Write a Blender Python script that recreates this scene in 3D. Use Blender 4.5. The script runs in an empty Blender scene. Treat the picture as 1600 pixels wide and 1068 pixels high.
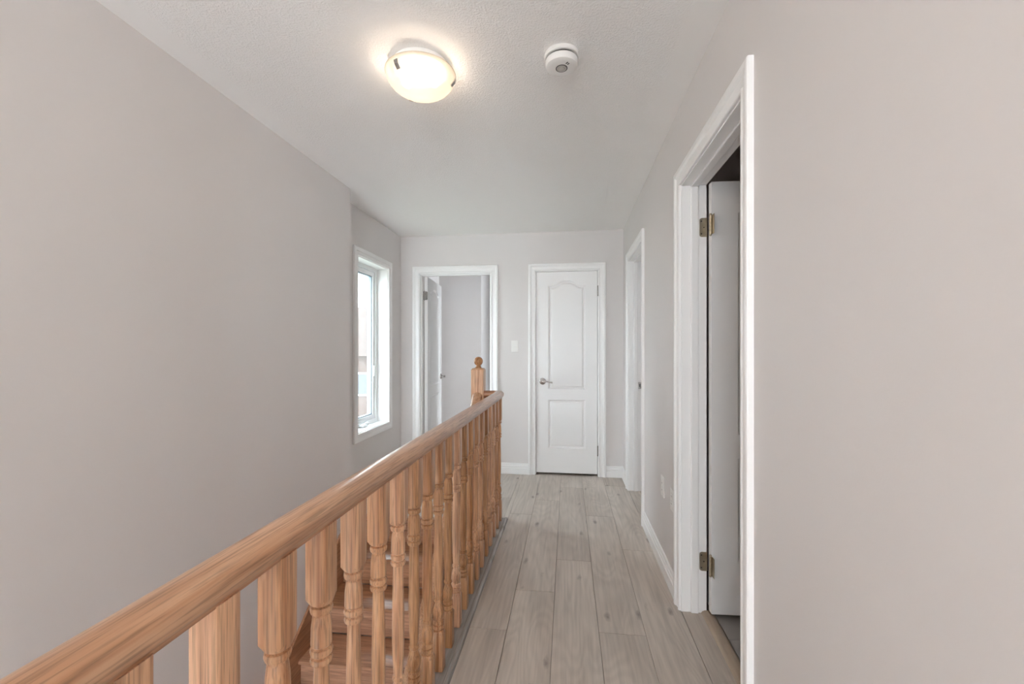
import bpy, math, random
from mathutils import Vector, Matrix
random.seed(7)
S = bpy.context.scene
COL = S.collection

# ------------------------------------------------------------------ camera, world, sun, exposure
F_PX, XV, YH, EYE = 682.0, 887.0, 546.5, 1.25
cd = bpy.data.cameras.new('camera')
cam = bpy.data.objects.new('camera', cd); COL.objects.link(cam)
cd.sensor_fit = 'HORIZONTAL'; cd.sensor_width = 36.0
cd.lens = F_PX / 1600.0 * 36.0
cd.shift_y = (YH - 534.0) / 1600.0
cd.clip_start = 0.02; cd.clip_end = 300
cam.location = (0, 0, EYE)
cam.rotation_euler = (math.pi / 2, 0, math.atan((XV - 800.0) / F_PX))
S.camera = cam

WORLD_STRENGTH = 5.5
SKY = (0.86, 0.94, 1.0)
LAMP_WATTS = 4.0
LAMP_COL = (1.0, 0.81, 0.62)
FILL_WATTS = 56.0
w = bpy.data.worlds.new('sky'); S.world = w; w.use_nodes = True
bg = w.node_tree.nodes['Background']
bg.inputs['Color'].default_value = (*SKY, 1); bg.inputs['Strength'].default_value = WORLD_STRENGTH
S.view_settings.view_transform = 'Standard'; S.view_settings.look = 'None'
S.view_settings.gamma = 1.0; S.view_settings.use_curve_mapping = False
S.view_settings.exposure = 1.4
S.cycles.diffuse_bounces = 8; S.cycles.max_bounces = 14; S.cycles.transparent_max_bounces = 12

# ------------------------------------------------------------------ dimensions (metres)
D = 4.38      # far wall
R = 0.54      # right wall
LN = -1.58    # left wall along the stairs
LW = -1.73    # window wall
ZC = 2.43     # ceiling
YJ = 3.02     # jog between them
YB = -3.20    # wall behind the camera
WT = 0.115    # partition thickness
EDGE = 3.11   # landing nosing
RISE, RUN = 0.19, 0.246

# ------------------------------------------------------------------ mesh helpers
WL = {}
class MB:
    def __init__(s): s.v = []; s.f = []
    def add(s, vs, fs):
        b = len(s.v); s.v += [tuple(p) for p in vs]; s.f += [tuple(b + i for i in q) for q in fs]; return s
    def box(s, x0, x1, y0, y1, z0, z1):
        if x0 > x1: x0, x1 = x1, x0
        if y0 > y1: y0, y1 = y1, y0
        if z0 > z1: z0, z1 = z1, z0
        return s.add([(x0,y0,z0),(x1,y0,z0),(x1,y1,z0),(x0,y1,z0),(x0,y0,z1),(x1,y0,z1),(x1,y1,z1),(x0,y1,z1)],
                     [(0,3,2,1),(4,5,6,7),(0,1,5,4),(1,2,6,5),(2,3,7,6),(3,0,4,7)])
    def loft(s, rings, cap0=True, cap1=True, closed=True):
        n = len(rings[0]); b = len(s.v)
        for r in rings: s.v += [tuple(p) for p in r]
        for i in range(len(rings) - 1):
            for j in range(n if closed else n - 1):
                k = (j + 1) % n
                s.f.append((b+i*n+j, b+i*n+k, b+(i+1)*n+k, b+(i+1)*n+j))
        if cap0: s.f.append(tuple(b + j for j in reversed(range(n))))
        if cap1: s.f.append(tuple(b + (len(rings)-1)*n + j for j in range(n)))
        return s
    def lathe(s, prof, n=32, c=(0,0,0), cap0=True, cap1=True, axis='z'):
        rings = []
        for r, h in prof:
            ring = []
            for k in range(n):
                a = 2*math.pi*k/n; x, y = r*math.cos(a), r*math.sin(a)
                p = (x, y, h) if axis == 'z' else ((x, -h, y) if axis == 'y' else (h, x, y))
                ring.append((c[0]+p[0], c[1]+p[1], c[2]+p[2]))
            rings.append(ring)
        return s.loft(rings, cap0, cap1)
    def xf(s, fn): s.v = [tuple(fn(*p)) for p in s.v]; return s
    def mesh(s, name, smooth=None):
        m = bpy.data.meshes.new(name); m.from_pydata(s.v, [], s.f)
        import bmesh
        bm = bmesh.new(); bm.from_mesh(m); bmesh.ops.recalc_face_normals(bm, faces=bm.faces); bm.to_mesh(m); bm.free()
        if smooth is not None:
            m.shade_smooth()
            m.set_sharp_from_angle(angle=math.radians(smooth))
        m.update(); return m

def obj(name, mb, mat, parent=None, loc=(0,0,0), smooth=None, bevel=0, raw=False, rot=None):
    """one mesh object; loc is a world position unless raw (then it is relative to the parent)"""
    m = mb if isinstance(mb, bpy.types.Mesh) else mb.mesh(name, smooth)
    if mat is not None and len(m.materials) == 0: m.materials.append(mat)
    o = bpy.data.objects.new(name, m); COL.objects.link(o)
    L = Vector(loc)
    if parent is not None:
        o.parent = parent
        o.location = L if raw else L - WL.get(parent.name, Vector())
    else: o.location = L
    WL[o.name] = L
    if rot: o.rotation_euler = rot
    if bevel:
        b = o.modifiers.new('bevel', 'BEVEL'); b.width = bevel; b.segments = 2; b.limit_method = 'ANGLE'
        b.angle_limit = math.radians(40)
    return o
def tag(o, label=None, cat=None, group=None, kind=None):
    if label: o['label'] = label
    if cat: o['category'] = cat
    if group: o['group'] = group
    if kind: o['kind'] = kind
    return o
def empty(name, loc):
    o = bpy.data.objects.new(name, None); COL.objects.link(o); o.location = loc; o.empty_display_size = .05
    WL[o.name] = Vector(loc); return o
def struct(name, mb, mat, label=None, **k):
    o = obj(name, mb, mat, **k); o['kind'] = 'structure'
    if label: o['label'] = label
    return o

# ------------------------------------------------------------------ materials
def newmat(name, col=(.8,.8,.8), rough=.5, metal=0., spec=.5):
    m = bpy.data.materials.new(name); m.use_nodes = True
    b = m.node_tree.nodes['Principled BSDF']
    b.inputs['Base Color'].default_value = (*col, 1); b.inputs['Roughness'].default_value = rough
    b.inputs['Metallic'].default_value = metal; b.inputs['Specular IOR Level'].default_value = spec
    return m, m.node_tree, b
def N(nt, t, **k):
    n = nt.nodes.new(t)
    for a, v in k.items():
        if a in n.inputs: n.inputs[a].default_value = v
        else: setattr(n, a, v)
    return n
def lk(nt, a, ao, b, bi): nt.links.new(a.outputs[ao], b.inputs[bi])
def mixrgb(nt, blend='MIX', fac=1.0):
    n = nt.nodes.new('ShaderNodeMix'); n.data_type = 'RGBA'; n.blend_type = blend; n.inputs[0].default_value = fac
    return n   # inputs 6,7 -> output 2
def paint(name, col, rough, scale=220, strength=.06, var=.02):
    m, nt, b = newmat(name, col, rough)
    g = N(nt, 'ShaderNodeNewGeometry'); n = N(nt, 'ShaderNodeTexNoise'); n.inputs['Scale'].default_value = scale
    n.inputs['Detail'].default_value = 2
    lk(nt, g, 'Position', n, 'Vector')
    bp = N(nt, 'ShaderNodeBump'); bp.inputs['Strength'].default_value = strength; bp.inputs['Distance'].default_value = .002
    lk(nt, n, 'Fac', bp, 'Height'); lk(nt, bp, 'Normal', b, 'Normal')
    n2 = N(nt, 'ShaderNodeTexNoise'); n2.inputs['Scale'].default_value = 2.3; lk(nt, g, 'Position', n2, 'Vector')
    r = N(nt, 'ShaderNodeValToRGB')
    r.color_ramp.elements[0].color = (*[c*(1-var) for c in col], 1); r.color_ramp.elements[1].color = (*[min(1,c*(1+var)) for c in col], 1)
    lk(nt, n2, 'Fac', r, 'Fac'); lk(nt, r, 'Color', b, 'Base Color')
    return m
M_WALL = paint('wall_paint', (.708, .682, .674), .55)
M_TRIM = paint('trim_paint', (.88, .88, .88), .32, 90, .03, .006)
M_DOOR = paint('door_paint', (.88, .88, .885), .36, 160, .05, .006)
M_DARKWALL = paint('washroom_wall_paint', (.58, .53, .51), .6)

def ceiling_mat():
    m, nt, b = newmat('stippled_ceiling', (.88, .87, .86), .85)
    g = N(nt, 'ShaderNodeNewGeometry')
    n = N(nt, 'ShaderNodeTexNoise'); n.inputs['Scale'].default_value = 125; n.inputs['Detail'].default_value = 3; n.inputs['Roughness'].default_value = .65
    lk(nt, g, 'Position', n, 'Vector')
    r = N(nt, 'ShaderNodeMapRange'); r.inputs[1].default_value = .42; r.inputs[2].default_value = .68
    lk(nt, n, 'Fac', r, 0)
    # smooth untextured border along the long walls
    sx = N(nt, 'ShaderNodeSeparateXYZ'); lk(nt, g, 'Position', sx, 0)
    def band(at, lo, hi):
        a = N(nt, 'ShaderNodeMapRange'); a.inputs[1].default_value = lo; a.inputs[2].default_value = hi; lk(nt, sx, at, a, 0); return a
    a1 = band('X', LN+.10, LN+.15); a2 = band('X', R-.10, R-.15); a3 = band('Y', D-.08, D-.12)
    mu = N(nt, 'ShaderNodeMath', operation='MULTIPLY'); lk(nt, a1, 0, mu, 0); lk(nt, a2, 0, mu, 1)
    mv = N(nt, 'ShaderNodeMath', operation='MULTIPLY'); lk(nt, mu, 0, mv, 0); lk(nt, a3, 0, mv, 1)
    mw = N(nt, 'ShaderNodeMath', operation='MULTIPLY'); lk(nt, mv, 0, mw, 0); lk(nt, r, 0, mw, 1)
    bp = N(nt, 'ShaderNodeBump'); bp.inputs['Strength'].default_value = .45; bp.inputs['Distance'].default_value = .004
    lk(nt, mw, 0, bp, 'Height'); lk(nt, bp, 'Normal', b, 'Normal')
    return m
M_CEIL = ceiling_mat()

def oak(name, axis, c_lo, c_hi, rough=.33, fine=1.0):
    """grain runs along the given object axis"""
    m, nt, b = newmat(name, c_hi, rough)
    b.inputs['Coat Weight'].default_value = .25; b.inputs['Coat Roughness'].default_value = .18
    tc = N(nt, 'ShaderNodeTexCoord'); oi = N(nt, 'ShaderNodeObjectInfo')
    ml = N(nt, 'ShaderNodeMath', operation='MULTIPLY'); ml.inputs[1].default_value = 37.0; lk(nt, oi, 'Random', ml, 0)
    ad = N(nt, 'ShaderNodeVectorMath', operation='ADD'); lk(nt, tc, 'Object', ad, 0); lk(nt, ml, 0, ad, 1)
    def stretched(k, along):
        mp = N(nt, 'ShaderNodeMapping'); s = [k, k, k]; s['xyz'.index(axis)] = along
        mp.inputs['Scale'].default_value = s; lk(nt, ad, 0, mp, 'Vector'); return mp
    m1 = stretched(55*fine, 2.2); n1 = N(nt, 'ShaderNodeTexNoise'); n1.inputs['Scale'].default_value = 1; n1.inputs['Detail'].default_value = 4; n1.inputs['Distortion'].default_value = .6
    lk(nt, m1, 0, n1, 'Vector')
    m2 = stretched(260*fine, 9); n2 = N(nt, 'ShaderNodeTexNoise'); n2.inputs['Scale'].default_value = 1; n2.inputs['Detail'].default_value = 3
    lk(nt, m2, 0, n2, 'Vector')
    m3 = stretched(14, 1.1); n3 = N(nt, 'ShaderNodeTexNoise'); n3.inputs['Scale'].default_value = 1; n3.inputs['Detail'].default_value = 2
    lk(nt, m3, 0, n3, 'Vector')
    r1 = N(nt, 'ShaderNodeValToRGB'); e = r1.color_ramp.elements
    e[0].position = .30; e[0].color = (*c_lo, 1); e[1].position = .62; e[1].color = (*c_hi, 1)
    lk(nt, n1, 'Fac', r1, 'Fac')
    r2 = N(nt, 'ShaderNodeMapRange'); r2.inputs[1].default_value = .36; r2.inputs[2].default_value = .52; r2.inputs[3].default_value = .62; r2.inputs[4].default_value = 1.03
    lk(nt, n2, 'Fac', r2, 0)
    mx = mixrgb(nt, 'MULTIPLY', .9); lk(nt, r1, 'Color', mx, 6); lk(nt, r2, 0, mx, 7)
    r3 = N(nt, 'ShaderNodeMapRange'); r3.inputs[1].default_value = .3; r3.inputs[2].default_value = .7; r3.inputs[3].default_value = .84; r3.inputs[4].default_value = 1.1
    lk(nt, n3, 'Fac', r3, 0)
    mx2 = mixrgb(nt, 'MULTIPLY', 1); lk(nt, mx, 2, mx2, 6); lk(nt, r3, 0, mx2, 7)
    hs = N(nt, 'ShaderNodeHueSaturation'); lk(nt, mx2, 2, hs, 'Color')
    rv = N(nt, 'ShaderNodeMapRange'); rv.inputs[3].default_value = .74; rv.inputs[4].default_value = 1.14; lk(nt, oi, 'Random', rv, 0); lk(nt, rv, 0, hs, 'Value')
    rs = N(nt, 'ShaderNodeMapRange'); rs.inputs[3].default_value = 1.12; rs.inputs[4].default_value = .90; lk(nt, oi, 'Random', rs, 0); lk(nt, rs, 0, hs, 'Saturation')
    lk(nt, hs, 'Color', b, 'Base Color')
    bp = N(nt, 'ShaderNodeBump'); bp.inputs['Strength'].default_value = .12; bp.inputs['Distance'].default_value = .001
    lk(nt, n2, 'Fac', bp, 'Height'); lk(nt, bp, 'Normal', b, 'Normal')
    return m
OAK_LO, OAK_HI = (.43, .190, .085), (.70, .405, .225)
M_OAK_Z = oak('oak_upright', 'z', OAK_LO, OAK_HI)
M_OAK_Y = oak('oak_lengthwise', 'y', (.52,.28,.165), (.72,.45,.295), .28)
M_OAK_X = oak('oak_crosswise', 'x', (.33,.155,.085), (.50,.265,.155), .30)
M_OAK_SKIRT = oak('oak_skirt', 'y', (.33,.155,.085), (.50,.265,.155), .34)

def laminate(name, lo, hi, knot, rough=.42):
    m, nt, b = newmat(name, hi, rough)
    tc = N(nt, 'ShaderNodeTexCoord'); oi = N(nt, 'ShaderNodeObjectInfo')
    ml = N(nt, 'ShaderNodeMath', operation='MULTIPLY'); ml.inputs[1].default_value = 53.0; lk(nt, oi, 'Random', ml, 0)
    ad = N(nt, 'ShaderNodeVectorMath', operation='ADD'); lk(nt, tc, 'Object', ad, 0); lk(nt, ml, 0, ad, 1)
    def mapped(sx, sy):
        mp = N(nt, 'ShaderNodeMapping'); mp.inputs['Scale'].default_value = (sx, sy, 1); lk(nt, ad, 0, mp, 'Vector'); return mp
    def noise(mp, sc, det, dist=0):
        n = N(nt, 'ShaderNodeTexNoise'); n.inputs['Scale'].default_value = sc; n.inputs['Detail'].default_value = det; n.inputs['Distortion'].default_value = dist
        lk(nt, mp, 0, n, 'Vector'); return n
    # cathedral figure: contour lines of a stretched noise field
    n0 = noise(mapped(5.5, .75), 1, 1.5, .5)
    mm = N(nt, 'ShaderNodeMath', operation='MULTIPLY'); mm.inputs[1].default_value = 95.0; lk(nt, n0, 'Fac', mm, 0)
    sn = N(nt, 'ShaderNodeMath', operation='SINE'); lk(nt, mm, 0, sn, 0)
    rn = N(nt, 'ShaderNodeMapRange'); rn.inputs[1].default_value = -1; rn.inputs[2].default_value = 1; rn.inputs[3].default_value = .93; rn.inputs[4].default_value = 1.02; lk(nt, sn, 0, rn, 0)
    n1 = noise(mapped(60, 3.0), 1, 4); n2 = noise(mapped(3.5, 1.1), 1, 3, .3)
    r1 = N(nt, 'ShaderNodeValToRGB'); e = r1.color_ramp.elements
    e[0].position = .28; e[0].color = (*lo, 1); e[1].position = .70; e[1].color = (*hi, 1); lk(nt, n2, 'Fac', r1, 'Fac')
    mx = mixrgb(nt, 'MULTIPLY', 1); lk(nt, r1, 'Color', mx, 6); lk(nt, rn, 0, mx, 7)
    r2 = N(nt, 'ShaderNodeMapRange'); r2.inputs[1].default_value = .34; r2.inputs[2].default_value = .58; r2.inputs[3].default_value = .84; r2.inputs[4].default_value = 1.03; lk(nt, n1, 'Fac', r2, 0)
    mx2 = mixrgb(nt, 'MULTIPLY', .9); lk(nt, mx, 2, mx2, 6); lk(nt, r2, 0, mx2, 7)
    # knots
    vo = N(nt, 'ShaderNodeTexVoronoi'); vo.inputs['Scale'].default_value = 1; lk(nt, mapped(9.0, 3.6), 0, vo, 'Vector')
    kn = noise(mapped(30, 18), 1, 2)
    sb = N(nt, 'ShaderNodeMath', operation='MULTIPLY_ADD'); sb.inputs[1].default_value = .22; lk(nt, kn, 'Fac', sb, 0); lk(nt, vo, 'Distance', sb, 2)
    rk = N(nt, 'ShaderNodeMapRange'); rk.inputs[1].default_value = .12; rk.inputs[2].default_value = .27; rk.inputs[3].default_value = .85; rk.inputs[4].default_value = 0; lk(nt, sb, 0, rk, 0)
    sc = N(nt, 'ShaderNodeSeparateColor'); lk(nt, vo, 'Color', sc, 0)
    gt = N(nt, 'ShaderNodeMath', operation='GREATER_THAN'); gt.inputs[1].default_value = .22; lk(nt, sc, 0, gt, 0)
    km = N(nt, 'ShaderNodeMath', operation='MULTIPLY'); lk(nt, rk, 0, km, 0); lk(nt, gt, 0, km, 1)
    mk = mixrgb(nt, 'MIX'); lk(nt, km, 0, mk, 0); lk(nt, mx2, 2, mk, 6); mk.inputs[7].default_value = (*knot, 1)
    hs = N(nt, 'ShaderNodeHueSaturation'); lk(nt, mk, 2, hs, 'Color')
    rv = N(nt, 'ShaderNodeMapRange'); rv.inputs[3].default_value = .95; rv.inputs[4].default_value = 1.05; lk(nt, oi, 'Random', rv, 0); lk(nt, rv, 0, hs, 'Value')
    lk(nt, hs, 'Color', b, 'Base Color')
    bp = N(nt, 'ShaderNodeBump'); bp.inputs['Strength'].default_value = .10; bp.inputs['Distance'].default_value = .001
    lk(nt, n1, 'Fac', bp, 'Height'); lk(nt, bp, 'Normal', b, 'Normal')
    return m
M_LAM = laminate('grey_oak_laminate', (.445, .382, .330), (.61, .545, .485), (.15, .12, .105))
M_NOSING = laminate('grey_oak_nosing', (.25, .235, .225), (.36, .34, .325), (.15, .13, .12), .25)
M_THRESH = laminate('beige_threshold', (.37, .29, .22), (.47, .38, .29), (.3, .22, .16), .4)
M_SUB = newmat('subfloor', (.05, .045, .04), .9)[0]
M_STEEL = newmat('satin_nickel', (.52, .50, .48), .24, 1.0)[0]
M_BRASS = newmat('tarnished_brass', (.56, .50, .39), .34, 1.0)[0]
M_PLASTIC = newmat('white_plastic', (.82, .81, .79), .35)[0]
M_VINYL = newmat('white_vinyl', (.86, .87, .88), .3)[0]
M_GASKET = newmat('glazing_gasket', (.22, .28, .33), .5)[0]
M_BLACK = newmat('dark_plastic', (.05, .05, .05), .5)[0]
M_GREYPL = newmat('grey_plastic', (.45, .43, .40), .4)[0]
M_TILE = paint('grey_floor_tile', (.30, .29, .285), .35, 30, .03, .10)
M_GROUT = newmat('grout', (.16, .155, .15), .9)[0]
M_LOWER = paint('lower_floor_boards', (.40, .30, .22), .5)

def glass_mat():
    m = bpy.data.materials.new('window_glass'); m.use_nodes = True; nt = m.node_tree; nt.nodes.clear()
    o = N(nt, 'ShaderNodeOutputMaterial'); t = N(nt, 'ShaderNodeBsdfTransparent'); t.inputs[0].default_value = (.96, .985, .985, 1)
    g = N(nt, 'ShaderNodeBsdfGlossy'); g.inputs['Roughness'].default_value = .01
    lw = N(nt, 'ShaderNodeLayerWeight'); lw.inputs[0].default_value = .5
    f = N(nt, 'ShaderNodeMapRange'); f.inputs[1].default_value = .4; f.inputs[2].default_value = 1; f.inputs[3].default_value = .04; f.inputs[4].default_value = .3; lk(nt, lw, 'Facing', f, 0)
    mx = N(nt, 'ShaderNodeMixShader'); lk(nt, f, 0, mx, 0); lk(nt, t, 0, mx, 1); lk(nt, g, 0, mx, 2); lk(nt, mx, 0, o, 0)
    return m
M_GLASS = glass_mat()
def bowl_mat():
    m = bpy.data.materials.new('frosted_lamp_glass'); m.use_nodes = True; nt = m.node_tree; nt.nodes.clear()
    o = N(nt, 'ShaderNodeOutputMaterial'); t = N(nt, 'ShaderNodeBsdfTransparent'); t.inputs[0].default_value = (1, .97, .93, 1)
    tr = N(nt, 'ShaderNodeBsdfTranslucent'); tr.inputs[0].default_value = (.52, .49, .44, 1)
    d = N(nt, 'ShaderNodeBsdfDiffuse'); d.inputs[0].default_value = (.45, .44, .42, 1)
    m1 = N(nt, 'ShaderNodeMixShader'); m1.inputs[0].default_value = .4; lk(nt, tr, 0, m1, 1); lk(nt, d, 0, m1, 2)
    m2 = N(nt, 'ShaderNodeMixShader'); m2.inputs[0].default_value = .40; lk(nt, m1, 0, m2, 1); lk(nt, t, 0, m2, 2)
    lk(nt, m2, 0, o, 0); return m
M_BOWL = bowl_mat()
def emis(name, col, st):
    m = bpy.data.materials.new(name); m.use_nodes = True; nt = m.node_tree; nt.nodes.clear()
    o = N(nt, 'ShaderNodeOutputMaterial'); e = N(nt, 'ShaderNodeEmission'); e.inputs[0].default_value = (*col, 1); e.inputs[1].default_value = st
    lk(nt, e, 0, o, 0); return m
M_BULB = emis('lit_bulb', LAMP_COL, 5.0)

# ------------------------------------------------------------------ wall frames: (u along wall, v up, w out of the wall) -> world
FAR = lambda u, v, w: (u, D - w, v)
RGT = lambda u, v, w: (R - w, u, v)
LFT = lambda u, v, w: (LW + w, u, v)
def fbox(fr, u0, u1, v0, v1, w0, w1):
    mb = MB(); a = fr(u0, v0, w0); b = fr(u1, v1, w1)
    return mb.box(a[0], b[0], a[1], b[1], a[2], b[2])
def wall_mb(fr, u0, u1, v0, v1, w0, w1, holes):
    """wall slab with rectangular holes, as boxes (holes sorted along u)"""
    mb = MB(); cur = u0
    def put(a, b, c, d):
        if b - a > 1e-4 and d - c > 1e-4:
            p = fr(a, c, w0); q = fr(b, d, w1); mb.box(p[0], q[0], p[1], q[1], p[2], q[2])
    for (ha, hb, hc, hd) in holes:
        put(cur, ha, v0, v1); put(ha, hb, v0, hc); put(ha, hb, hd, v1); cur = hb
    put(cur, u1, v0, v1); return mb

JT = .018                                   # jamb board thickness
HEAD = 2.035
CLO = (-.315, .295)                         # closet opening, jamb face to jamb face
BED = (-1.522, -.780)
DR1 = (1.433, 2.175)
DR2 = (3.266, 3.980)
WIN = (3.425, 4.045, .56, 2.03)
def hole(o): return (o[0]-JT, o[1]+JT, -.24, HEAD+JT)

struct('wall_left', MB().box(-1.93, LN, YB, YJ, -2.70, ZC), M_WALL, 'pale lilac-grey wall along the open stairwell')
struct('wall_window', wall_mb(LFT, YJ, D+5.0, -2.70, ZC, 0, -.20, [(WIN[0]-.012, WIN[1]+.012, WIN[2]-.012, WIN[3]+.012)]), M_WALL, 'set-back lilac-grey wall that holds the narrow window')
struct('wall_far', wall_mb(FAR, LW, R, -.25, ZC, 0, -WT, [hole(BED), hole(CLO)]), M_WALL, 'pale grey end wall with two doorways')
struct('wall_right', wall_mb(RGT, YB, D+WT, -.25, ZC, 0, -WT, [hole(DR1), hole(DR2)]), M_WALL, 'pale lilac wall on the right with two doorways')
struct('ceiling', MB().box(-1.93, 2.6, YB-.1, D+5.0, ZC, ZC+.12), M_CEIL, 'off-white stippled ceiling')
FILL_OPENING = (-1.25, .25, .60, 2.05)  # opening added behind the camera to let sky light down the hall
struct('wall_back', wall_mb(lambda u, v, w: (u, YB + w, v), -1.93, R+WT, -.25, ZC, 0, -.12, [FILL_OPENING]), M_WALL, 'wall behind the viewpoint with an opening added for fill daylight')

struct('wall_back_lower', wall_mb(lambda u, v, w: (u, YB + w, v), -1.93, R+WT, -2.70, -.25, 0, -.12, [(-1.5, -.6, -2.3, -.5)]), M_WALL, 'lower storey wall with an unseen opening added to light the stairwell')  # opening added so daylight reaches the stairs and lower left wall

# ------------------------------------------------------------------ floor planks
fl = struct('floor', MB().box(-.55, R+WT, YB, D+WT, -.24, -.012).box(LW, -.55, EDGE+.0445, D+WT, -.24, -.012), M_SUB, 'grey-beige oak laminate plank floor')
def plank(x0, x1, y0, y1, parent=fl, mat=M_LAM, z1=0., z0=-.0115, name='plank'):
    g = .0007; c = .0012
    x0 += g; x1 -= g; y0 += g; y1 -= g
    mb = MB()
    lo = [(x0,y0,z0),(x1,y0,z0),(x1,y1,z0),(x0,y1,z0)]
    mi = [(x0,y0,z1-c),(x1,y0,z1-c),(x1,y1,z1-c),(x0,y1,z1-c)]
    hi = [(x0+c,y0+c,z1),(x1-c,y0+c,z1),(x1-c,y1-c,z1),(x0+c,y1-c,z1)]
    mb.loft([lo, mi, hi])
    cx, cy = (x0+x1)/2, (y0+y1)/2
    mb.v = [(a-cx, b-cy, c_) for a, b, c_ in mb.v]
    return obj(name, mb, mat, parent, (cx, cy, 0))
PW = .2035
rows = [-.4735 + PW*i for i in range(-7, 5)]
joints = {0: [.55, 1.93, 3.31], 1: [-.49, .89, 2.263, 3.64], 2: [-.1, 1.28, 2.62, 4.0], 3: [.6, 1.967, 3.34], 4: [.05, 1.43, 2.80, 4.1]}
for i, x0 in enumerate(rows):
    x1 = x0 + PW; k = (i - 7) % 5
    if i >= 7:
        xs0, xs1, ya = max(x0, -.4405), min(x1, R - .001), YB
    else:
        xs0, xs1, ya = max(x0, LW), x1, EDGE + .045
    if xs1 - xs0 < .02: continue
    js = [j + (.31*i % 1.0 if i < 7 else 0) for j in joints[k]]
    ys = [ya] + [j for j in js if ya + .1 < j < D - .1] + [D]
    for a, b in zip(ys[:-1], ys[1:]): plank(xs0, xs1, a, b)
# landing strip left of the hall planks, and planks running into the doorways
plank(-.4735 + 0, -.4405, EDGE + .085, D)
for o in (DR1, DR2): plank(R, R + WT - .02, o[0], o[1])
plank(CLO[0], CLO[1], D, D + WT); plank(BED[0], BED[1], D, D + WT)

# rounded laminate nosing along the stair opening, the balusters stand on it
prof = [(-.565,-.03),(-.568,.004),(-.560,.012),(-.475,.012),(-.462,.012),(-.458,.016),(-.449,.0175),(-.442,.014),(-.4385,.004),(-.4385,.0005),(-.4405,.0005),(-.4405,-.0115),(-.55,-.0115),(-.55,-.03)]
nos = struct('trim_1', MB().loft([[(x, y, z) for x, z in prof] for y in (YB+.01, EDGE+.08)]), M_NOSING, 'grey laminate nosing strip along the stair opening', smooth=35)
prof = [(EDGE+.045,-.0115),(EDGE+.045,.006),(EDGE+.035,.009),(EDGE-.008,.009),(EDGE,.002),(EDGE+.001,-.02),(EDGE+.012,-.028),(EDGE+.03,-.028),(EDGE+.03,-.0115)]
struct('trim_2', MB().loft([[(x, y, z) for y, z in prof] for x in (LW+.001, -.5685)]), M_OAK_X, 'oak nosing at the edge of the landing', smooth=35)

# ------------------------------------------------------------------ baseboards
BP = [(0,0),(0,.110),(.004,.110),(.008,.104),(.008,.090),(.012,.084),(.012,.070),(.010,.066),(.015,.060),(.015,0)]   # (w, v)
def baseboard(name, fr, u0, u1, label, v0=0):
    return struct(name, MB().loft([[fr(u, v+v0, w) for w, v in BP] for u in (u0, u1)]), M_TRIM, label, smooth=25)
CW = .072
baseboard('baseboard_far_left', FAR, LW, BED[0]-CW-.007, 'short white baseboard left of the bedroom doorway')
baseboard('baseboard_far_middle', FAR, BED[1]+CW+.007, CLO[0]-CW-.007, 'white baseboard between the two far doors')
baseboard('baseboard_far_right', FAR, CLO[1]+CW+.007, R, 'short white baseboard right of the closet door')
baseboard('baseboard_right_far', RGT, DR2[1]+CW+.007, D-.016, 'white baseboard in the far right corner')
baseboard('baseboard_right_middle', RGT, DR1[1]+CW+.007, DR2[0]-CW-.007, 'white baseboard between the two right-hand doorways')
baseboard('baseboard_right_near', RGT, YB, DR1[0]-CW-.007, 'white baseboard nearest the viewpoint')
baseboard('baseboard_window', LFT, EDGE+.05, D-.016, 'white baseboard under the window')

# ------------------------------------------------------------------ casings, jambs, doors
CP = [(0,0),(0,.009),(.003,.012),(.009,.0130),(.013,.0085),(.018,.0080),(.040,.0115),(.045,.0165),(.050,.0195),(.066,.0205),(.070,.019),(.072,.015),(.072,0)]
def casing(fr, o, parent, v0=0., v1=HEAD, bottom=False, prof=CP):
    a, b = o[0]-.006, o[1]+.006; t = v1+.006; bo = v0-.006 if bottom else v0
    s = lambda x: (-x if bottom else 0)
    def seg(p, q, name): obj(name, MB().loft([[fr(*p(x), y) for x, y in prof], [fr(*q(x), y) for x, y in prof]]), M_TRIM, parent, smooth=25)
    BL = lambda x: (a-x, bo+s(x)); TL = lambda x: (a-x, t+x); TR = lambda x: (b+x, t+x); BR = lambda x: (b+x, bo+s(x))
    seg(BL, TL, 'side_casing'); seg(TL, TR, 'head_casing'); seg(TR, BR, 'side_casing')
    if bottom: seg(BR, BL, 'bottom_casing')
def jambs(fr, o, parent, stop=None, z0=0.):
    obj('side_jamb', fbox(fr, o[0]-JT, o[0], z0, HEAD, 0, -WT), M_TRIM, parent, bevel=.001)
    obj('side_jamb', fbox(fr, o[1], o[1]+JT, z0, HEAD, 0, -WT), M_TRIM, parent, bevel=.001)
    obj('head_jamb', fbox(fr, o[0]-JT, o[1]+JT, HEAD, HEAD+JT, 0, -WT), M_TRIM, parent, bevel=.001)
    if stop:
        w0, w1 = stop
        obj('door_stop', fbox(fr, o[0], o[0]+.011, z0, HEAD, w0, w1), M_TRIM, parent, bevel=.003)
        obj('door_stop', fbox(fr, o[1]-.011, o[1], z0, HEAD, w0, w1), M_TRIM, parent, bevel=.003)
        obj('door_stop', fbox(fr, o[0]+.011, o[1]-.011, HEAD-.011, HEAD, w0, w1), M_TRIM, parent, bevel=.003)

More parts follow.
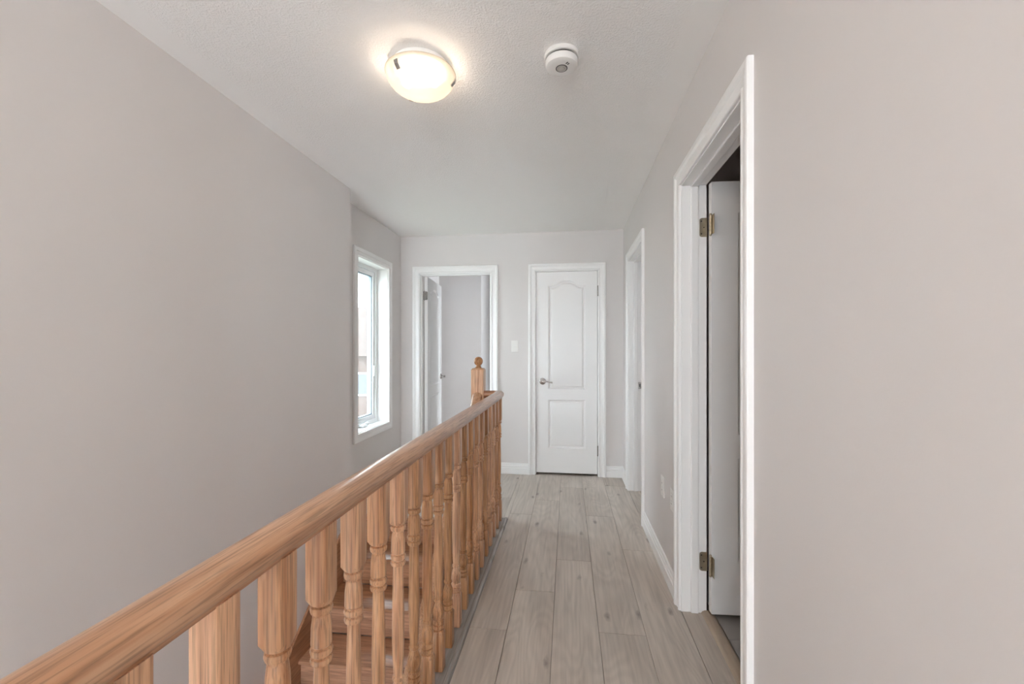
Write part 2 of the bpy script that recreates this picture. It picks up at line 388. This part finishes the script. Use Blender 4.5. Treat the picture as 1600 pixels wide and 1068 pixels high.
def leaf_mesh(W, H, st=.118, T=.035):
    """moulded two-panel door, camber-top upper panel. x 0..W from the hinge, y -T..0, z 0..H"""
    L, Rr = st, W - st; mid = W/2
    zb0, zb1, zu0, zu1, arch = .245, .728, .835, 1.868, .044
    def top(x):
        t = (x - L) / (Rr - L)
        k = min(1, max(0, (min(t, 1-t) - .13) / .30))
        return zu1 + arch * (k*k*(3-2*k)) + .006*math.sin(math.pi*t)
    def dist(x, z):
        d = min(x-L, Rr-x)
        d1 = min(d, z-zb0, zb1-z); d2 = min(d, z-zu0, (top(x)-z)*.93)
        return max(d1, d2)
    pts = [(0,0),(.004,.0035),(.010,.0105),(.016,.0125),(.021,.0110),(.030,.0035),(.034,.0025),(9,.0025)]
    def depth(d):
        if d <= 0: return 0
        for (a, b), (c, e) in zip(pts[:-1], pts[1:]):
            if d <= c: return b + (e-b)*(d-a)/(c-a)
        return .0025
    offs = [-.004, 0, .004, .007, .010, .0135, .017, .021, .0255, .030, .035]
    xs = {0, W}
    for o in offs: xs.add(L+o); xs.add(Rr-o)
    n = 26
    for i in range(1, n): xs.add(L+.035 + (Rr-L-.07)*i/n)
    zs = {0, H}
    for a, b in ((zb0, zb1), (zu0, zu1)):
        for o in offs: zs.add(a+o)
    for o in offs: zs.add(zb1-o)
    z = zu1 - .045
    while z < zu1+arch+.008: zs.add(z); z += .0045
    for z in (.4, .55, 1.1, 1.4, 1.7): zs.add(z)
    xs = sorted(xs); zs = sorted(zs); nx, nz = len(xs), len(zs)
    mb = MB()
    for sgn in (0, 1):
        vs = []
        for zz in zs:
            for xx in xs:
                dp = depth(dist(xx, zz)); vs.append((xx, -dp if sgn == 0 else -T+dp, zz))
        fs = []
        for j in range(nz-1):
            for i in range(nx-1):
                q = (j*nx+i, j*nx+i+1, (j+1)*nx+i+1, (j+1)*nx+i)
                fs.append(q if sgn == 0 else q[::-1])
        mb.add(vs, fs)
    # edges
    mb.add([(0,-T,0),(0,0,0),(0,0,H),(0,-T,H)], [(0,1,2,3)]); mb.add([(W,-T,0),(W,0,0),(W,0,H),(W,-T,H)], [(3,2,1,0)])
    mb.add([(0,-T,0),(W,-T,0),(W,0,0),(0,0,0)], [(0,1,2,3)]); mb.add([(0,-T,H),(W,-T,H),(W,0,H),(0,0,H)], [(3,2,1,0)])
    m = bpy.data.meshes.new('door_leaf'); m.from_pydata(mb.v, [], mb.f); m.shade_smooth(); m.set_sharp_from_angle(angle=math.radians(32)); m.update()
    m.materials.append(M_DOOR); return m
def lever(parent, x, z, y, direction, out):
    """lever handle on a leaf: out = +1 (towards +y of the leaf) or -1"""
    rs = MB().lathe([(.033,0),(.033,.006),(.029,.010),(.017,.012),(.015,.020),(.0115,.024),(.0115,.046),(.014,.050),(.013,.056),(.006,.058)], 24, axis='y').xf(lambda a,b,c: (x+a, y - out*b, z+c))
    hd = obj('lever_handle', rs, M_STEEL, parent, raw=True, smooth=40)
    rings = []
    for k in range(13):
        t = k/12; px = x + direction*(t*.105 - .006); pz = z + .004*math.sin(t*math.pi*1.5) - .006*t; py = y + out*(.049 - .006*t*t)
        h = .0085 - .003*t + (.0015 if t > .9 else 0); d = .0065 - .002*t
        rings.append([(px, py + d*math.cos(a), pz + h*math.sin(a)) for a in [2*math.pi*q/12 for q in range(12)]])
    obj('lever_arm', MB().loft(rings), M_STEEL, hd, raw=True, smooth=50)
def hinge_mesh(H=.09):
    mb = MB(); seg = H/5
    for k in range(5): mb.lathe([(.0055, -H/2+seg*k+.0006), (.0055, -H/2+seg*(k+1)-.0006)], 14)
    mb.lathe([(.003, H/2), (.0062, H/2+.001), (.005, H/2+.006), (.002, H/2+.008)], 14)
    mb.lathe([(.002, -H/2-.007), (.005, -H/2-.005), (.0062, -H/2-.001), (.003, -H/2)], 14)
    return mb.mesh('hinge', 40)
HINGE = hinge_mesh(); HINGE_B = hinge_mesh()
HINGE.materials.append(M_STEEL); HINGE_B.materials.append(M_BRASS)
def leafplate(T=.0022, W=.034, H=.09):
    """rounded hinge leaf in the xz plane, x 0..W"""
    pts = [(0,-H/2),(W-.012,-H/2)] + [(W-.012+.012*math.sin(a), -H/2+.012-.012*math.cos(a)) for a in [math.pi/8*k for k in range(1,5)]] + [(W-.012+.012*math.cos(a), H/2-.012+.012*math.sin(a)) for a in [math.pi/8*k for k in range(0,5)]] + [(0,H/2)]
    return MB().loft([[(x, 0, z) for x, z in pts], [(x, -T, z) for x, z in pts]])

# --- closet door, far wall, closed and flush with the hall side
d1 = empty('door_1', ((CLO[0]+CLO[1])/2, D, 0)); tag(d1, 'closed white two-panel closet door with a nickel lever on the end wall', kind='structure')
jambs(FAR, CLO, d1, None); casing(FAR, CLO, d1)
cw_ = CLO[1]-CLO[0]-.008
leaf = obj('door_leaf', leaf_mesh(cw_, HEAD-.028), None, d1, (CLO[1]-.004, D+.003, .024), rot=(0,0,math.pi))
# rotated by pi: leaf x grows to -X, its +y faces -Y (the hall)
lever(leaf, cw_-.062, .912, 0, -1, 1)
for z in (1.81, .23): obj('hinge', HINGE, None, leaf, (-.003, .005, z), raw=True)
obj('latch_plate', MB().box(cw_+.0005, cw_+.0035, -.004, .002, .875, .945), M_GREYPL, leaf, raw=True)
struct('wall_closet', MB().box(-.68, R+WT, D+.65, D+.73, -.2, ZC).box(-.68, -.60, D+WT, D+.65, -.2, ZC).box(R+.05, R+WT, D+WT, D+.65, -.2, ZC), M_WALL, 'walls of the closet')

# --- bedroom doorway, far wall, leaf swung into the bedroom
d2 = empty('door_2', ((BED[0]+BED[1])/2, D, 0)); tag(d2, 'open white bedroom door in the left doorway of the end wall', kind='structure')
jambs(FAR, BED, d2, (-.03, -.07)); casing(FAR, BED, d2)
bw_ = BED[1]-BED[0]-.008
leaf = obj('door_leaf', leaf_mesh(bw_, HEAD-.022), None, d2, (BED[0]+.006, D+WT+.006, .018), rot=(0,0,math.radians(95)))
lever(leaf, bw_-.062, .912, -.035, -1, -1); lever(leaf, bw_-.062, .912, 0, -1, 1)
for z in (1.81, .23):
    hg = obj('hinge', HINGE, None, leaf, (-.004, -.002, z), raw=True)
    obj('hinge_leaf', leafplate().xf(lambda x,y,zz: (-.0005+y*.0-.0015, -x, zz)), M_STEEL, hg, (.0,0,0), raw=True)
for z in (1.828, .248): obj('hinge_leaf', fbox(FAR, BED[0], BED[0]+.002, z-.045, z+.045, -WT+.034, -WT-.001), M_STEEL, d2)

# --- near right doorway, leaf swung into the dim washroom
d3 = empty('door_3', (R, (DR1[0]+DR1[1])/2, 0)); tag(d3, 'open white door with brass hinges in the nearest doorway on the right', kind='structure')
jambs(RGT, DR1, d3, (-.042, -.076)); casing(RGT, DR1, d3)
rw = DR1[1]-DR1[0]-.008
leaf = obj('door_leaf', leaf_mesh(rw, HEAD-.022), None, d3, (R+WT+.008, DR1[1]-.006, .020), rot=(0,0,math.radians(3)))
# leaf x -> +X, faces +-Y; the face seen from the hall is y = -T
lever(leaf, rw-.062, .912, -.035, -1, -1); lever(leaf, rw-.062, .912, 0, -1, 1)
for z in (1.812, .226):
    hg = obj('hinge', HINGE_B, None, leaf, (-.006, -.038, z), raw=True)
    obj('hinge_leaf', leafplate().xf(lambda x,y,zz: (.0062+y*.5, .038-.036+x*.0 - (.034-x) + 0, zz)), M_BRASS, hg, (0,0,0), raw=True)
for z in (1.832, .246):
    pl = leafplate().xf(lambda x,y,zz: (R+WT+.001-x, DR1[1]-.0002+y, zz+z)); o_ = obj('hinge_leaf', pl, M_BRASS, d3)
    for k, (dx, dz) in enumerate(((.024,.03),(.013,0),(.024,-.03))):
        obj('screw', MB().lathe([(.0035,0),(.003,.0012),(.001,.0014)], 10, axis='y').xf(lambda a,b,c: (R+WT-dx+a, DR1[1]-.0022+b, z+dz+c)), M_BLACK, o_)

# --- far right doorway, leaf out of sight inside
d4 = empty('door_4', (R, (DR2[0]+DR2[1])/2, 0)); tag(d4, 'white door frame with a strike plate at the far end of the right wall', kind='structure')
jambs(RGT, DR2, d4, (-.042, -.076)); casing(RGT, DR2, d4)
sp = obj('strike_plate', fbox(RGT, DR2[1]-.0018, DR2[1], .905, .965, -.080, -.108), M_STEEL, d4, bevel=.0006)
obj('latch_hole', fbox(RGT, DR2[1]-.0022, DR2[1]-.0005, .922, .948, -.088, -.100), M_BLACK, sp)
rw2 = DR2[1]-DR2[0]-.008
leaf = obj('door_leaf', leaf_mesh(rw2, HEAD-.022), None, d4, (R+WT+.006, DR2[0]+.040, .02), rot=(0,0,math.radians(-3)))
lever(leaf, rw2-.062, .912, 0, -1, 1)

# --- washroom / second room behind the right wall
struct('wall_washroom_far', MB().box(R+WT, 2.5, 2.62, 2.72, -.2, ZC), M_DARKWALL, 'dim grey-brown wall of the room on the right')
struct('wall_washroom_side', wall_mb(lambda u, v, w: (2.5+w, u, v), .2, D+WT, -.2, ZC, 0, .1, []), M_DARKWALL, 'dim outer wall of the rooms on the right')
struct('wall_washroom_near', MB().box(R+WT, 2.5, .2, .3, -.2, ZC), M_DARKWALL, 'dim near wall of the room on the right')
sub = struct('floor_washroom', MB().box(R+WT-.02, 2.5, .3, 2.62, -.2, -.012), M_GROUT, 'grey rectangular tile floor of the dim room')
for i in range(6):
    for j in range(4):
        x0 = R+WT+.035+.305*i; y0 = .3 + .61*j - (.305 if i % 2 else .14)
        ya, yb = max(y0, .3), min(y0+.61, 2.62)
        if yb-ya > .05 and x0 < 2.45: plank(x0, min(x0+.303, 2.5), ya, yb-.002, sub, M_TILE, name='floor_tile')
struct('floor_side_room', MB().box(R+WT-.02, 2.5, 2.72, D+WT, -.2, 0), M_LAM, 'laminate floor of the far right room')
# wood-tone threshold strip in the near doorway
pr = [(-.028,0),(-.024,.007),(-.012,.0125),(.004,.014),(.016,.012),(.026,.006),(.029,0)]
struct('trim_3', MB().loft([[(R+.118+x, y, z) for x, z in pr] for y in (DR1[0]+.0005, DR1[1]-.0005)]), M_THRESH, 'beige wood-tone threshold strip in the near doorway', smooth=50)

# --- bedroom beyond the end wall
struct('wall_bedroom_closet', MB().box(LW, -1.150, 5.75, D+4.9, -.2, ZC), M_WALL, 'pale wall seen through the bedroom doorway')
struct('wall_bedroom_shade', MB().box(.25, 2.2, 5.75, 5.85, -.2, ZC), M_WALL, 'unseen bedroom partition added to keep daylight off the end wall')  # added out of view to shade the strip of end wall
struct('wall_bedroom_end', MB().box(-1.150, 2.2, D+4.6, D+4.7, -.2, ZC), M_WALL, 'far bedroom wall in shade')
struct('wall_bedroom_right', wall_mb(lambda u, v, w: (2.2+w, u, v), D+WT, D+4.7, -.2, ZC, 0, .12, [(4.62, 5.7, .1, 2.3)]), M_WALL, 'bedroom wall with a wide unseen opening added for daylight')  # opening added out of view so sky light fills the bedroom
struct('wall_bedroom_near', MB().box(R+WT, 2.2, D+WT-.05, D+WT+.05, -.2, ZC), M_WALL, 'bedroom wall backing on the hall')
struct('floor_bedroom', MB().box(LW, 2.2, D+WT, D+4.6, -.2, 0), M_LAM, 'laminate bedroom floor')

# ------------------------------------------------------------------ window
w1 = empty('window_1', (LW, (WIN[0]+WIN[1])/2, WIN[2])); tag(w1, 'tall narrow white casement window in the set-back wall', kind='structure')
FLATCP = [(0,0),(0,.011),(.004,.014),(.030,.013),(.036,.017),(.062,.018),(.068,.015),(.070,.010),(.070,0)]
casing(LFT, WIN[:2], w1, WIN[2], WIN[3], True, FLATCP)
ur, ul, vb, vt = WIN[1], WIN[0], WIN[2], WIN[3]
for nm, a in (('side_liner', (ul-.012, ul, vb-.012, vt+.012)), ('side_liner', (ur, ur+.012, vb-.012, vt+.012)), ('head_liner', (ul, ur, vt, vt+.012)), ('sill', (ul, ur, vb-.012, vb))):
    obj(nm, fbox(LFT, *a, 0, -.20), M_TRIM, w1)
def ring_frame(name, a, b, c, d, t, w0, w1_, mat, parent, bev=.002):
    mb = MB()
    outer = [(a,c),(b,c),(b,d),(a,d)]; inner = [(a+t,c+t),(b-t,c+t),(b-t,d-t),(a+t,d-t)]
    v = [LFT(u, z, w0) for u, z in outer] + [LFT(u, z, w0) for u, z in inner] + [LFT(u, z, w1_) for u, z in outer] + [LFT(u, z, w1_) for u, z in inner]
    f = []
    for k in range(4):
        n = (k+1) % 4
        f += [(k, n, 4+n, 4+k), (8+k, 12+k, 12+n, 8+n), (k, 8+k, 8+n, n), (4+k, 4+n, 12+n, 12+k)]
    mb.add(v, f); return obj(name, mb, mat, parent, bevel=bev)
ring_frame('outer_frame', ul, ur, vb, vt, .038, -.105, -.19, M_VINYL, w1)
sash = ring_frame('sash', ul+.030, ur-.030, vb+.030, vt-.030, .045, -.118, -.175, M_VINYL, w1)
ring_frame('glazing_bead', ul+.0745, ur-.0745, vb+.0745, vt-.0745, .009, -.128, -.160, M_GASKET, sash, 0)
obj('glass_pane', fbox(LFT, ul+.080, ur-.080, vb+.080, vt-.080, -.142, -.148), M_GLASS, sash)
ck = obj('crank_handle', fbox(LFT, 3.66, 3.74, vb+.004, vb+.026, -.060, -.104), M_VINYL, w1, bevel=.006)
rings = [[LFT(3.70 + .095*t, vb+.024+.010*math.sin(t*3)+.006*math.cos(q), -.075+.030*t*0+.008*math.sin(q)) for q in [2*math.pi*k/10 for k in range(10)]] for t in [k/8 for k in range(9)]]
obj('crank_arm', MB().loft(rings), M_VINYL, ck, smooth=50)
lc = obj('sash_lock', fbox(LFT, ur-.072, ur-.050, 1.0, 1.10, -.105, -.118), M_VINYL, w1, bevel=.003)

# ------------------------------------------------------------------ staircase
st = empty('staircase', (-1.08, EDGE, -2.66)); tag(st, 'oak staircase going down by the left wall, with a ball-topped newel post', 'staircase')
SX0, SX1 = LN+.0165, -.585
tr_mesh = None
TP = [(RUN+.02,-.026),(RUN+.02,0),(.010,0),(.003,-.004),(0,-.012),(.003,-.021),(.010,-.026)]
for k in range(1, 14):
    yf = EDGE - RUN*k; z = -RISE*k
    obj('tread', MB().loft([[(x, y, zz) for y, zz in TP] for x in (SX0 + 1.08, SX1 + 1.08)]), M_OAK_X, st, (-1.08, yf, z), smooth=40)
for k in range(0, 14):
    yf = EDGE - RUN*k + .028; z1 = -RISE*k - (.027 if k else .03)
    obj('riser', MB().box(SX0+1.08, SX1+1.08, 0, .016, -RISE+.028, 0), M_OAK_X, st, (-1.08, yf, z1))
def noseline(y): return -RISE*(EDGE - y)/RUN
y0, y1 = EDGE-RUN*13.4, EDGE-.02
ymid = y1 - .10
sk = [(y0, noseline(y0)-.30), (y1, noseline(y1)-.30), (y1, .11), (ymid, min(.11, noseline(ymid)+.155)), (y0, noseline(y0)+.155)]
obj('skirt_board', MB().loft([[(LN+.0005, y, z) for y, z in sk], [(LN+.016, y, z) for y, z in sk]]), M_OAK_SKIRT, st, bevel=.003)
sk2 = [(y, z) for y, z in [(y0, noseline(y0)-.30), (y1, noseline(y1)-.30), (y1, -.035), (EDGE-.08, -.035), (y0, noseline(y0)+.02)]]
obj('stringer', MB().loft([[(-.5845, y, z) for y, z in sk2], [(-.569, y, z) for y, z in sk2]]), M_OAK_SKIRT, st, bevel=.002)
struct('wall_stairwell', MB().box(-.568, -.45, YB, EDGE+.03, -2.66, -.245).box(-.568, -.5505, YB, EDGE+.03, -.245, -.0305), M_WALL, 'wall under the hall floor beside the stairs')
struct('wall_under_landing', MB().box(LW, -.45, EDGE+.05, EDGE+.15, -2.66, -.245), M_WALL, 'wall under the landing')
struct('floor_lower', MB().box(-1.93, -.45, YB, EDGE+.03, -2.76, -2.66), M_LOWER, 'wood floor at the bottom of the stairs')

# ------------------------------------------------------------------ banister
bn = empty('banister', (-.5, 1.6, .012)); tag(bn, 'level oak banister with turned balusters along the hall floor', 'banister')
NB = 32
def ring_sq(h, z, ch=.0015):
    pts = []
    for k in range(NB):
        a = 2*math.pi*k/NB + math.pi/NB*0
        c, s = math.cos(a), math.sin(a); r = h/max(abs(c), abs(s))
        r = min(r, (h*2-ch*2.2)/(abs(c)+abs(s)) * 1.0) if abs(abs(c)-abs(s)) < .01 else r
        pts.append((r*c, r*s, z))
    return pts
def ring_rd(r, z): return [(r*math.cos(2*math.pi*k/NB), r*math.sin(2*math.pi*k/NB), z) for k in range(NB)]
def baluster_mesh(top, base_extra=0., name='baluster'):
    """bottom at z = 0; square block, turned section, square block up to top"""
    h = .0232; q = base_extra; g = 1.10
    rg = [ring_sq(h, 0), ring_sq(h, .135+q)]
    P = [(.0195,.150),(.0150,.152),(.0150,.156),(.0190,.1585),(.0205,.1645),(.0190,.1705),(.0150,.1725),(.0150,.1745),(.0190,.177),(.0200,.182),(.0190,.187),(.0152,.1895),
         (.0150,.194),(.0185,.205),(.0200,.218),(.0195,.228),(.0165,.240),(.0125,.252),(.0118,.258),(.0150,.261),(.0160,.266),(.0150,.271),(.0122,.274),
         (.0128,.285),(.0150,.33),(.0162,.38),(.0163,.42),(.0155,.50),(.0140,.58),(.0133,.612),(.0140,.6155),(.0185,.618),(.0200,.6235),(.0188,.629),(.0155,.6315),(.0155,.6335),(.0190,.636),(.0205,.642),(.0192,.648),(.0160,.6505),(.0160,.6525),
         (.0188,.656),(.0182,.690),(.0158,.713),(.0142,.7155),(.0142,.7185),(.0190,.721),(.0204,.7275),(.0192,.734),(.0155,.7365),(.0155,.738)]
    P = [(r, z - .016*min(1, max(0, (z-.42)/.18))) for r, z in P]
    rg += [ring_rd(r*g, z+q) for r, z in P]
    rg += [ring_rd(.0206*g, .7245+q), ring_sq(h, .736+q), ring_sq(h, top)]
    m = MB().loft(rg).mesh(name, 33); m.materials.append(M_OAK_Z); return m
BAL = baluster_mesh(.897 - .012)
XB = -.50
for k in range(-11, 20):
    obj('baluster', BAL, None, bn, (XB, .5655 + .1358*k, .012))
RP = [(-.019,-.066),(-.021,-.056),(-.027,-.050),(-.0315,-.042),(-.0335,-.033),(-.0335,-.025),(-.0315,-.017),(-.027,-.010),(-.020,-.0045),(-.011,-.0012),(0,0)]
RP = [(x*1.06, z*.83) for x, z in RP]
RP = RP + [(-x, z) for x, z in reversed(RP[:-1])]     # (sideways, z below the top)
ZR = .949
def sweep(path, prof, zt):
    """path: list of (x, y, dz); profile offset to the side of the tangent"""
    rings = []
    for i, p in enumerate(path):
        a = path[max(0, i-1)]; b = path[min(len(path)-1, i+1)]
        t = Vector((b[0]-a[0], b[1]-a[1])).normalized(); s = Vector((t.y, -t.x))
        rings.append([(p[0]+s.x*u, p[1]+s.y*u, zt+p[2]+v) for u, v in prof])
    return MB().loft(rings)
YR = 3.205; rc = .036
path = [(XB, -1.15, 0), (XB, 0, 0), (XB, 1, 0), (XB, 2, 0)] + [(XB - rc + rc*math.cos(a), YR - rc + rc*math.sin(a), 0) for a in [math.pi/2*k/8 for k in range(9)]] + [(XB - rc - .002, YR, 0), (XB - rc - .003, YR, 0)]
XNW = -.662
obj('handrail', sweep(path, RP, ZR), M_OAK_Y, bn, smooth=40)
obj('rail_return', sweep([(XB - rc - .0035, YR, 0), (XNW + .0465, YR, 0)], RP, ZR), M_OAK_X, st, smooth=40)
# newel post
hn = .0465
nm = MB()
def sq(h, z, c=.003): return [(-h+c,-h,z),(h-c,-h,z),(h,-h+c,z),(h,h-c,z),(h-c,h,z),(-h+c,h,z),(-h,h-c,z),(-h,-h+c,z)]
nm.loft([sq(hn,0), sq(hn,1.102), sq(hn-.008,1.114), sq(hn-.018,1.116)])
nw = obj('newel_post', nm, M_OAK_Z, st, (XNW, YR, .0))
bp_ = [(.021,1.114),(.024,1.119),(.021,1.125),(.016,1.129),(.0155,1.133)] + [(.034*math.sin(a), 1.166-.034*math.cos(a)) for a in [math.radians(28+150*k/14) for k in range(15)]]
obj('ball_finial', MB().lathe(bp_, 28), M_OAK_Z, nw, (XNW, YR, 0), smooth=40)
# handrail down the stairs from the newel
y_a, y_b = YR-hn, -.10
slope = RISE/RUN
rings = []
for y in (y_a, y_a-.03, 2.2, 1.2, y_b):
    rings.append([(XNW+u, y, .938 - slope*(y_a-y) + v*1.22) for u, v in RP])
obj('stair_handrail', MB().loft(rings), M_OAK_Y, st, smooth=40)
for k in range(1, 13):
    for j in (0, 1):
        y = EDGE - RUN*k + .075 + .123*j
        if y > y_a - .03: continue
        zb = -RISE*k
        topz = .938 - slope*(y_a-y) - .055*1.22 - .004
        m = None
        L = topz - zb
        q = L - .868
        key = 'sb%d' % j
        if k == 1 or key not in globals():
            pass
        mm = globals().setdefault(key, baluster_mesh(L, max(-.05, min(.12, q))))
        obj('stair_baluster', mm, None, st, (XNW, y, zb))

# ------------------------------------------------------------------ ceiling lamp
def ceiling_lamp(name, c, label, watts, rot):
    t = empty(name, (c[0], c[1], ZC)); tag(t, label, 'ceiling lamp')
    t['group'] = 'flush ceiling lamps'
    obj('canopy', MB().lathe([(.112,0),(.116,-.003),(.116,-.022),(.110,-.028),(.05,-.030)], 40, (c[0], c[1], ZC)), M_PLASTIC, t, smooth=35)
    Rr = .141; zt = ZC - .040; dp = .084
    outer = []; inner = []
    for k in range(15):
        a = k/14
        outer.append((max(.001, Rr*math.sin(a*math.pi/2)), zt - dp*math.cos(a*math.pi/2)**1.0))
    prof = outer + [(Rr+.004, zt+.003), (Rr+.002, zt+.0045), (Rr-.006, zt+.0005)]
    obj('glass_bowl', MB().lathe(prof, 56, (c[0], c[1], 0), True, False), M_BOWL, t, smooth=60)
    for k in range(3):
        a = rot + k*2*math.pi/3
        px, py = c[0]+(Rr-.012)*math.cos(a), c[1]+(Rr-.012)*math.sin(a)
        pf = [(.0175,-.016),(.0125,-.0300),(-.0015,-.0455),(-.0050,-.0425),(.0085,-.0270),(.0130,-.0150)]
        cl = MB().loft([[(u, -.0095, v) for u, v in pf], [(u, .0095, v) for u, v in pf]])
        ca, sa = math.cos(a), math.sin(a)
        cl.xf(lambda x,y,z: (px + x*ca - y*sa, py + x*sa + y*ca, zt + z))
        obj('glass_clip', cl, M_STEEL, t, bevel=.001)
    for s in (-1, 1):
        bx, by = c[0] + s*.055*math.cos(rot-1.1), c[1] + s*.055*math.sin(rot-1.1)
        bz = zt - .020
        bl = obj('bulb', MB().lathe([(.004, -.028),(.016,-.024),(.025,-.013),(.028,0),(.025,.012),(.016,.022),(.012,.030),(.012,.045)], 20, (bx, by, bz)), M_BULB, t, smooth=60)
        ld = bpy.data.lights.new('bulb_light', 'POINT'); ld.energy = watts; ld.color = LAMP_COL; ld.shadow_soft_size = .03
        lo = bpy.data.objects.new('bulb_light', ld); COL.objects.link(lo); lo.parent = t
        lo.location = Vector((bx, by, bz-.002)) - WL[t.name]
        bl.visible_shadow = True
    return t
ang = math.atan2(1.56-1.686, -.642+.59)
ceiling_lamp('ceiling_lamp', (-.605, 1.750), 'lit frosted glass bowl lamp on the ceiling over the stairs', LAMP_WATTS, ang)
ceiling_lamp('ceiling_lamp', (-.45, -.85), 'added fill light in a frosted bowl fitting, unseen behind the viewpoint', FILL_WATTS, ang+.4)  # extra lamp out of view, added to raise the hall's brightness

# ------------------------------------------------------------------ smoke detector
sc_ = (-.024, 1.757)
sm = empty('smoke_detector', (sc_[0], sc_[1], ZC)); tag(sm, 'round white smoke detector on the ceiling beside the lamp', 'smoke detector')
c3 = (sc_[0], sc_[1], ZC)
obj('base_plate', MB().lathe([(.060,0),(.068,0),(.069,-.004),(.0685,-.012),(.065,-.0160),(.05,-.0160)], 48, c3), M_PLASTIC, sm, smooth=35)
obj('vent_gap', MB().lathe([(.0565,-.015),(.0565,-.0245)], 40, c3), M_BLACK, sm, smooth=35)
bd = obj('body', MB().lathe([(.050,-.0235),(.0620,-.0235),(.0640,-.026),(.0640,-.042),(.0615,-.0495),(.0555,-.0530),(.045,-.0540),(.020,-.0545)], 48, c3), M_PLASTIC, sm, smooth=35)
obj('button_ring', MB().lathe([(.0235,-.0535),(.0235,-.0555),(.020,-.0555),(.020,-.0535)], 32, c3), M_BLACK, bd, smooth=30)
obj('test_button', MB().lathe([(.0195,-.053),(.0195,-.0565),(.017,-.0575),(.013,-.0565),(.012,-.0580),(.005,-.0600),(.001,-.0602)], 28, c3), M_GREYPL, bd, smooth=40)
for k, (dx, dy, ww) in enumerate(((.021,-.031,.012),(.0265,-.0245,.010))):
    a = math.radians(-50)
    mb = MB().box(-ww/2, ww/2, -.0022, .0022, -.0548, -.0538)
    mb.xf(lambda x,y,z: (sc_[0]+dx + x*math.cos(a)-y*math.sin(a), sc_[1]+dy + x*math.sin(a)+y*math.cos(a), ZC+z))
    obj('printed_mark', mb, M_BLACK, bd)

# ------------------------------------------------------------------ light switch and outlets
def plate(name, fr, u, v, label, cat, rocker=True):
    t = empty(name, fr(u, v, 0)); tag(t, label, cat)
    obj('cover_plate', fbox(fr, u-.036, u+.036, v-.058, v+.058, .0003, .006), M_PLASTIC, t, bevel=.003)
    if rocker:
        rk = MB(); pts = [(v-.033,.006),(v-.033,.0085),(v,.0125),(v+.033,.007),(v+.033,.006)]
        rk.loft([[fr(u-.0165, a, b) for a, b in pts], [fr(u+.0165, a, b) for a, b in pts]])
        obj('rocker', rk, M_PLASTIC, t)
    else:
        for dv in (-.0195, .0195):
            fc = obj('socket', fbox(fr, u-.0165, u+.0165, v+dv-.0145, v+dv+.0145, .006, .0078), M_PLASTIC, t, bevel=.002)
            for du, hh in ((-.006, .0045), (.006, .0035)): obj('slot', fbox(fr, u+du-.001, u+du+.001, v+dv-.002-hh*.5, v+dv-.002+hh*1.4, .0076, .0081), M_BLACK, fc)
    return t
plate('light_switch', FAR, -.530, 1.288, 'white rocker light switch between the two far doors', 'light switch')
plate('wall_outlet', RGT, 2.575, .475, 'white outlet plate low on the right wall, farther of two', 'outlet', False)
plate('wall_outlet', RGT, 2.345, .475, 'white outlet plate low on the right wall next to the near doorway', 'outlet', False)

# ------------------------------------------------------------------ outside
GZ = -3.1
M_BRICK = paint('pale_brick', (.080, .052, .043), .8); M_ROOF = paint('brown_shingles', (.050, .034, .028), .9)
M_LAWN = paint('lawn', (.30, .30, .25), .95); M_GREYH = newmat('grey_siding', (.07, .075, .085), .6)[0]
struct('ground', MB().box(-70, -2.2, -20, 120, GZ-.2, GZ), M_LAWN, 'ground outside')
hs_ = empty('neighbour_house', (-14, 26, GZ)); tag(hs_, 'brick house with a brown roof seen through the window', 'house')
obj('wall', MB().box(-22, -8.5, 24, 34, GZ, .9), M_BRICK, hs_)
rf = MB(); e0 = [(-22.5,23.5,.9),(-8.0,23.5,.9),(-8.0,34.5,.9),(-22.5,34.5,.9)]; e1 = [(-19,28.5,4.2),(-11.2,28.5,4.2),(-11.2,29.5,4.2),(-19,29.5,4.2)]
obj('roof', rf.loft([e0, e1]), M_ROOF, hs_)
for x in (-20.5, -16.5, -12.6, -10.9):
    wn = obj('window', MB().box(x, x+1.3, 23.92, 24.02, -1.4, -.05), M_VINYL, hs_)
    obj('pane', MB().box(x+.1, x+1.2, 23.90, 23.93, -1.3, -.15), M_GREYH, wn)
fnc = empty('garden_fence', (-9, 16, GZ)); tag(fnc, 'grey board fence in front of the brick house', 'fence')
for k in range(24):
    obj('board', MB().box(-.135, .135, -.015, .015, 0, 1.7), M_GREYH, fnc, (-12.5 + .29*k, 16, GZ))
